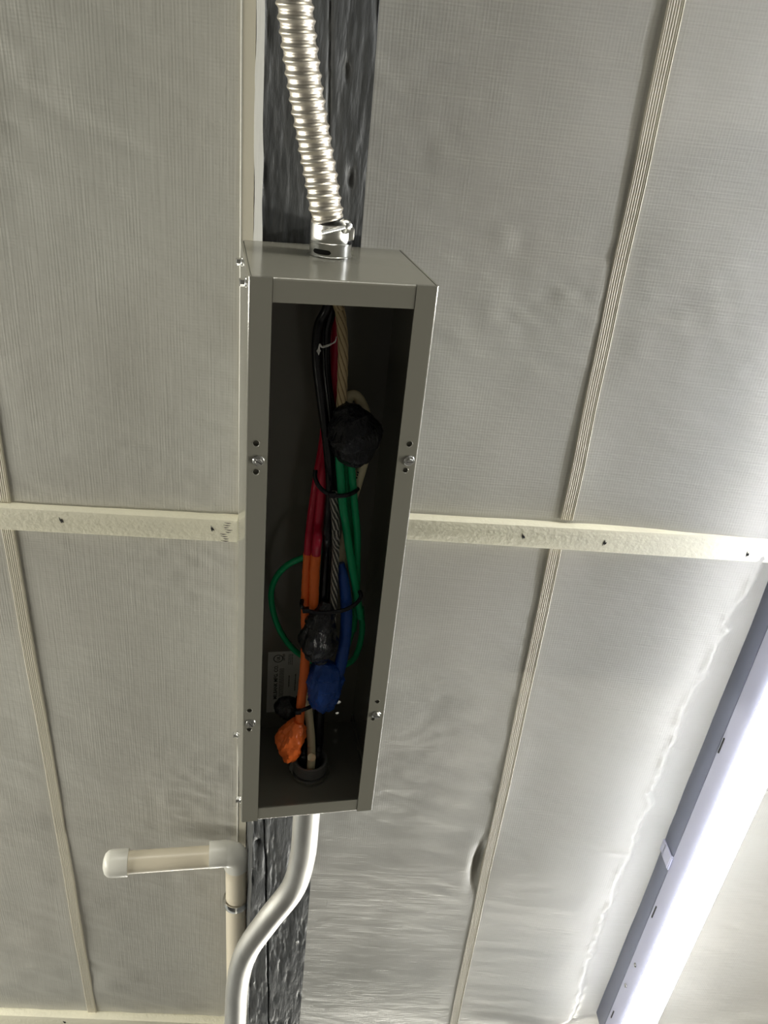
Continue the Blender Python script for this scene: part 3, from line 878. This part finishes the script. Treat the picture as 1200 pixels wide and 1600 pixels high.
cable('green_wire', 'thin green wire looping out to the left behind the orange tape', [(0.1305, 0.3685, 0.0721), (0.1355, 0.4026, 0.0761), (0.1347, 0.4348, 0.0821), (0.1289, 0.4599, 0.0901), (0.1109, 0.4802, 0.1041), (0.0885, 0.4755, 0.1121), (0.0668, 0.4609, 0.1161), (0.0501, 0.4352, 0.1161), (0.0394, 0.4037, 0.1141), (0.0353, 0.3723, 0.1101), (0.0398, 0.3462, 0.1041), (0.0509, 0.3255, 0.0961), (0.0663, 0.3131, 0.0901), (0.0788, 0.3115, 0.0921)], 0.00340, M['green'], n=150)
cable('cream_cable', 'cream cable looping out of the upper tape ball with black print', [(0.0974, 0.1369, 0.0751), (0.0999, 0.1271, 0.0801), (0.1063, 0.1251, 0.0821), (0.1135, 0.1333, 0.0801), (0.1189, 0.1493, 0.0741), (0.1188, 0.1728, 0.0660), (0.1153, 0.1915, 0.0620), (0.1117, 0.2137, 0.0640), (0.1106, 0.2419, 0.0761), (0.1094, 0.2758, 0.0821), (0.1063, 0.2970, 0.0781), (0.1049, 0.3143, 0.0700)], 0.00502, M['cream_cable'], seg=16, n=160, marks=(40, 49))
cable('grey_cable', 'grey clear-sheathed stranded cable in the middle of the bundle', [(0.0887, 0.2197, 0.0620), (0.0918, 0.2465, 0.0580), (0.0941, 0.2753, 0.0560), (0.0952, 0.3137, 0.0550), (0.0966, 0.3546, 0.0550), (0.0970, 0.3867, 0.0580)], 0.00404, [M['grey_cable'], M['grey_groove']], rfun=twist(0.065, 6, 0.14), seg=60, n=240, mfun=groove(0.065, 6, 0.80))
cable('blue_cable', 'blue taped cable running down to the blue taped lump', [(0.1026, 0.3039, 0.0640), (0.1060, 0.3214, 0.0600), (0.1104, 0.3490, 0.0580), (0.1125, 0.3816, 0.0560), (0.1117, 0.4116, 0.0550), (0.1084, 0.4378, 0.0540), (0.1024, 0.4559, 0.0540)], [0.00368, 0.00539, 0.00616, 0.00626, 0.00636, 0.00715, 0.00866], M['blue'],
      rfun=lambda th, l, t: 1 + 0.05 * ((l / 0.012 + th / (2 * PI)) % 1.0))
cable('cream_cable', 'cream cable dropping into the conduit bushing below the blue lump', [(0.0765, 0.4797, 0.0781), (0.0801, 0.5157, 0.0741), (0.0843, 0.5511, 0.0680), (0.0857, 0.5767, 0.0620)] + [bore(3, 0.580), bore(3)], 0.00491, M['cream_cable'])
cable('black_cable', 'black cable right of the cream one, entering the bushing', [(0.0955, 0.4927, 0.0801), (0.0944, 0.5309, 0.0781), (0.0952, 0.5687, 0.0741)] + [bore(0, 0.580), bore(0)], 0.00621, M['black'], BL)
cable('black_cable', 'black cable left of the cream one, entering the bushing behind the orange lump', [(0.0724, 0.5097, 0.0901), (0.0752, 0.5471, 0.0861), (0.0773, 0.5762, 0.0781)] + [bore(2, 0.580), bore(2)], 0.00586, M['black'], BL)
cable('black_cable', 'short black cable behind the orange tape, from the dull black lump', [(0.0577, 0.5250, 0.0971), (0.0664, 0.5351, 0.0961), (0.0762, 0.5442, 0.0961), (0.0847, 0.5576, 0.0961), (0.0888, 0.5896, 0.0901)] + [bore(1, 0.580), bore(1)], 0.00588, M['black'], BL)
relax()
build_bundle()

def lump(label, pts, rad, m, seed, n=70, seg=44, wraps=0.012, amp=0.10):
    """wound tape around a splice: a thick, creased, spirally wrapped body with a rounded end"""
    def rf(th, l, t):
        sp = ((l / wraps + th / (2 * PI) + 0.25 * math.sin(2 * th + seed)) % 1.0)
        return (1 + amp * 0.55 * (sp - 0.5)
                + amp * n1(math.cos(th) * 2.2 + seed, math.sin(th) * 2.2 + l * 55, seed)
                + amp * 0.5 * n1(math.cos(th) * 5 + 9, math.sin(th) * 5 + l * 140, seed + 1)
                + amp * 0.3 * n1(math.cos(th) * 11 + l * 200, math.sin(th) * 11, seed + 2))
    g = G().tube(pts, rad, seg, n, rfun=rf)
    return tag(g.build('taped_splice', m, xf=BOX, recenter=True, smooth=28), label, 'splice', 'taped splices')
lump('large black tape ball in the upper half of the box', [(0.0923, 0.1233, 0.0600), (0.0941, 0.1297, 0.0570), (0.0980, 0.1399, 0.0540), (0.1024, 0.1533, 0.0520), (0.1027, 0.1673, 0.0510), (0.1024, 0.1772, 0.0520), (0.1022, 0.1811, 0.0530)],
     [0.00238, 0.01249, 0.02032, 0.02529, 0.02064, 0.01467, 0.00184], M['black_tape'], 3)
lump('glossy black tape lump below the second cable tie', [(0.0911, 0.3482, 0.0580), (0.0880, 0.3609, 0.0550), (0.0837, 0.3754, 0.0520), (0.0809, 0.3926, 0.0500), (0.0830, 0.4068, 0.0490), (0.0863, 0.4177, 0.0480), (0.0887, 0.4223, 0.0480)],
     [0.00680, 0.01297, 0.01713, 0.02070, 0.01738, 0.00979, 0.00140], M['shiny_tape'], 8, amp=0.13)
lump('blue tape lump under the glossy black one', [(0.0994, 0.4336, 0.0640), (0.0963, 0.4392, 0.0600), (0.0936, 0.4504, 0.0560), (0.0920, 0.4645, 0.0540), (0.0928, 0.4788, 0.0540), (0.0959, 0.4916, 0.0550), (0.0972, 0.4975, 0.0560)],
     [0.00863, 0.01651, 0.01941, 0.01952, 0.01676, 0.01029, 0.00148], M['blue'], 15, amp=0.16)
lump('orange tape lump hanging at the far end of the box', [(0.0661, 0.5134, 0.0560), (0.0636, 0.5231, 0.0560), (0.0603, 0.5359, 0.0550), (0.0578, 0.5479, 0.0550), (0.0584, 0.5613, 0.0560), (0.0613, 0.5731, 0.0580), (0.0623, 0.5774, 0.0590)],
     [0.00665, 0.01113, 0.01491, 0.01612, 0.01285, 0.00686, 0.00153], M['orange'], 21, amp=0.17)
lump('dull black tape lump in front of the maker label', [(0.0560, 0.5154, 0.1001), (0.0559, 0.5177, 0.0981), (0.0568, 0.5240, 0.0961), (0.0585, 0.5314, 0.0951), (0.0605, 0.5407, 0.0961), (0.0616, 0.5470, 0.0971)],
     [0.00231, 0.00921, 0.01461, 0.01466, 0.00931, 0.00156], M['black_tape'], 30)

def tie(label, pts, head_at, w=0.0044, th=0.0013, head=True):
    root = thing('cable_tie', label, 'cable tie', BOX, head_at, 'black cable ties')
    P_ = [Vector(p) for p in pts]
    g = G()
    g.tube(pts, w / 2, 12, 12 * len(pts), rfun=None)
    part(g, 'tie_strap', M['black'], root, 60)
    h = Vector(head_at)
    g = G().box(h.x - 0.0035, h.x + 0.0035, h.y - 0.0028, h.y + 0.0028, h.z - 0.003, h.z + 0.002, 0.0006)
    part(g, 'tie_head', M['black'], root)
tie('black cable tie around the red, black and green cables below the upper ball', [(0.0693, 0.1941, 0.0600), (0.0690, 0.2005, 0.0550), (0.0728, 0.2066, 0.0480), (0.0802, 0.2116, 0.0455), (0.0894, 0.2134, 0.0435), (0.0987, 0.2125, 0.0430), (0.1067, 0.2112, 0.0470), (0.1111, 0.2113, 0.0540)], [(0.0845, 0.2125, 0.0445)][0])
tie('black cable tie around the orange and blue taped cables above the glossy lump', [(0.0636, 0.3482, 0.0620), (0.0629, 0.3507, 0.0540), (0.0694, 0.3542, 0.0505), (0.0811, 0.3543, 0.0465), (0.0945, 0.3534, 0.0455), (0.1080, 0.3511, 0.0460), (0.1189, 0.3455, 0.0480), (0.1246, 0.3395, 0.0520), (0.1240, 0.3363, 0.0580)], [(0.0667, 0.3528, 0.0510)][0])
tie('short black cable tie on the orange tape beside the maker label', [(0.0631, 0.4972, 0.0620), (0.0627, 0.4956, 0.0520), (0.0672, 0.4908, 0.0475), (0.0743, 0.4881, 0.0480), (0.0821, 0.4923, 0.0560), (0.0852, 0.4971, 0.0620)], [(0.0644, 0.4920, 0.0480)][0])
# shred of white lint on the black cables
g = G()
g.tube([(0.0819, 0.0637, 0.0660), (0.0808, 0.0685, 0.0660), (0.0766, 0.0713, 0.0660), (0.0721, 0.0732, 0.0660), (0.0689, 0.0736, 0.0660), (0.0671, 0.0713, 0.0660), (0.0667, 0.0755, 0.0660), (0.0666, 0.0778, 0.0660), (0.0668, 0.0814, 0.0660)],
       [0.00029, 0.00058, 0.00075, 0.00109, 0.00075, 0.00063, 0.00075, 0.00184, 0.00035], 8, 70,
       rfun=lambda th, l, t: 1 + 0.25 * math.sin(th * 2 + l * 900))
tag(g.build('lint_shred', M['paper'], xf=BOX, recenter=True), 'tiny curled white shred clinging to the black cables', 'scrap')

# ------------------------------------------------------------------ capped white pipe with elbow and strap
el, c0, c1 = [Vector(p) for p in [(-0.1217, 1.1133, 2.7490), (-0.1640, 1.1090, 2.7450), (-0.3142, 1.1120, 2.7210)]]
down = Vector([(-0.1191, 1.2537, 2.7510)][0])
pipe_x = down.x
vent = thing('capped_pipe', 'cream plastic pipe with white elbow and end cap left of the beam', 'pipe', None, (pipe_x, 1.35, 2.75))
RP = 0.0174
d1 = (c1 - el).normalized()
c_end = c1
g = G().tube([el + d1 * 0.020, el.lerp(c_end, 0.5), c_end], RP, 28, 20, smooth=False)
part(g, 'pipe_arm', M['pvc'], vent, 60)
dn0 = Vector((pipe_x, el.y + 0.02, el.z)); dn1 = Vector((pipe_x + 0.004, 1.95, ZC - 0.05))
g = G().tube([dn0, dn0.lerp(dn1, .5), dn1], RP, 28, 20, smooth=False)
part(g, 'pipe_run', M['pvc'], vent, 60)
# elbow: two sockets and a bend
corner = Vector((pipe_x, el.y - 0.004, el.z + 0.001))
d2 = Vector((0, 1, 0))
g = G()
RS = 0.0208
bend = []
for t in np.linspace(0, 1, 9):
    p0, p1, p2 = corner + d1 * 0.020, corner + d1 * 0.002, corner + d2 * 0.016
    bend.append(p0 * (1 - t) ** 2 + p1 * 2 * t * (1 - t) + p2 * t * t)
g.tube(bend, RS * 0.985, 28, 24)
g.lathe([(RP, 0.043), (RS * 0.98, 0.043), (RS, 0.0415), (RS, 0.017), (RS * 0.98, 0.015)], corner, d1, 28)
g.lathe([(RP, 0.030), (RS * 0.97, 0.030), (RS * 0.985, 0.0285), (RS * 0.985, 0.012)], corner, d2, 28)
part(g, 'pipe_elbow', M['pvc_white'], vent, 40)
g = G().lathe([(RP + 0.0002, -0.030), (0.0210, -0.030), (0.0213, -0.0285), (0.0210, -0.004), (0.0196, 0.001), (0.0154, 0.0055), (0.0085, 0.008), (0, 0.0088)], c_end, d1, 32)
part(g, 'pipe_cap', M['pvc_white'], vent, 40)
st = thing('pipe_strap', 'thin metal strap holding the cream pipe to the beam', 'strap', None, (pipe_x, [(-0.1182, 1.2212, 2.7510)][0][1], 2.75))
sy = [(-0.1182, 1.2212, 2.7510)][0][1] + 0.005
g = G()
zp = ZC - 0.05
# around the pipe from the ceiling side, under it, and off to the beam's side
arc = [(pipe_x + (RP + 0.0024) * math.cos(a), zp - 0.002 + (RP + 0.0024) * math.sin(a)) for a in np.linspace(0.75 * PI, 1.78 * PI, 22)]
arc += [(pipe_x + RP + 0.0035, zp - 0.0085), (pipe_x + RP + 0.0050, zp - 0.014), (pipe_x + RP + 0.0068, zp - 0.024)]
hw, tk = 0.0075, 0.0012
vs, fs = [], []
k = len(arc)
for i, (x, z) in enumerate(arc):
    a, b = arc[max(i - 1, 0)], arc[min(i + 1, k - 1)]
    t = Vector((b[0] - a[0], 0, b[1] - a[1])).normalized()
    nrm = Vector((t.z, 0, -t.x))
    for (dy, dn_) in ((-hw, 0), (-hw, tk), (-0.0012, tk * 1.7), (0.0012, tk * 1.7), (hw, tk), (hw, 0)):
        p = Vector((x, sy + dy, z)) + nrm * dn_
        vs.append(p)
fs = [(i * 6 + j, i * 6 + (j + 1) % 6, (i + 1) * 6 + (j + 1) % 6, (i + 1) * 6 + j) for i in range(k - 1) for j in range(6)]
fs += [tuple(range(6)), tuple((k - 1) * 6 + j for j in range(6))]
g.add(vs, fs)
part(g, 'strap_band', M['zinc'], st, 40)

# ------------------------------------------------------------------ strip light
fx = thing('strip_light', 'glowing white strip light hung on clips at the lower right', 'light', None, (0.626, 0.41, ZC))
Y0, Y1 = -0.35, 1.62
zt, zb = ZC - 0.036, ZC - 0.088
g = G()
sec = [(0.608, zt), (0.604, zt - 0.002), (0.603, zb), (0.650, zb), (0.649, zt - 0.002), (0.645, zt)]
k = len(sec)
vs = [(x, y, z) for y in (Y0, Y1) for x, z in sec]
g.add(vs, [(j, (j + 1) % k, k + (j + 1) % k, k + j) for j in range(k)] + [tuple(range(k - 1, -1, -1)), tuple(range(k, 2 * k))])
part(g, 'lamp_housing', M['lamp_white'], fx, 30)
g = G().box(0.6035, 0.6465, Y0 + 0.01, Y1 - 0.01, zt - 0.0005, ZC + 0.004, 0.001)  # dark filler added where the gap above the housing lies in shade
tag(part(g, 'gap_shade_strip', M['gap_shade'], fx), 'dark blue grey strip standing in for the shaded gap')
g = G()
sec = [(0.6265 + 0.0280 * math.cos(a), zb - 0.003 - 0.026 * math.sin(a) ** 0.8) for a in np.linspace(0.0, PI, 22)]
sec = [(0.6530, zb)] + sec + [(0.6000, zb)]
k = len(sec)
vs = [(x, y, z) for y in (Y0 + 0.004, Y1 - 0.004) for x, z in sec]
g.add(vs, [(k + j, k + (j + 1) % k, (j + 1) % k, j) for j in range(k)] + [tuple(range(k)), tuple(range(2 * k - 1, k - 1, -1))])
part(g, 'lamp_lens', M['lens'], fx, 60)
for p, l in zip([(0.6032, 0.8221, 2.7582), (0.6032, 1.2149, 2.7548), (0.6032, 1.5253, 2.7527)], (0.030, 0.030, 0.022)):
    h = G().box(p[0] - 0.0008, p[0] + 0.001, p[1] - l / 2, p[1] + l / 2, p[2] - 0.0011, p[2] + 0.0011)
    part(h, 'housing_slot', M['dark_cavity'], fx)
for p in [(0.6032, 1.3551, 2.7459), (0.6032, 1.4235, 2.7487)]:
    h = G(); hex_screw(h, p, (-1, 0, 0), 0.0032, 0.5, 1.3, 0.002)
    part(h, 'housing_screw', [M['zinc'], M['dark_cavity']], fx, 25)
cy = [(0.6060, 1.0975, 2.7744)][0][1]
for y in (cy, 0.1):
    h = G()
    h.prism([(0.600, y - 0.014), (0.652, y - 0.020), (0.652, y + 0.020), (0.600, y + 0.014)], zt - 0.001, zt + 0.002)
    h.box(0.6005, 0.6025, y - 0.014, y + 0.014, zt - 0.004, ZC - 0.010)
    h.box(0.6005, 0.640, y - 0.012, y + 0.012, ZC - 0.012, ZC + 0.008)
    part(h, 'mounting_clip', M['lamp_white'], fx)
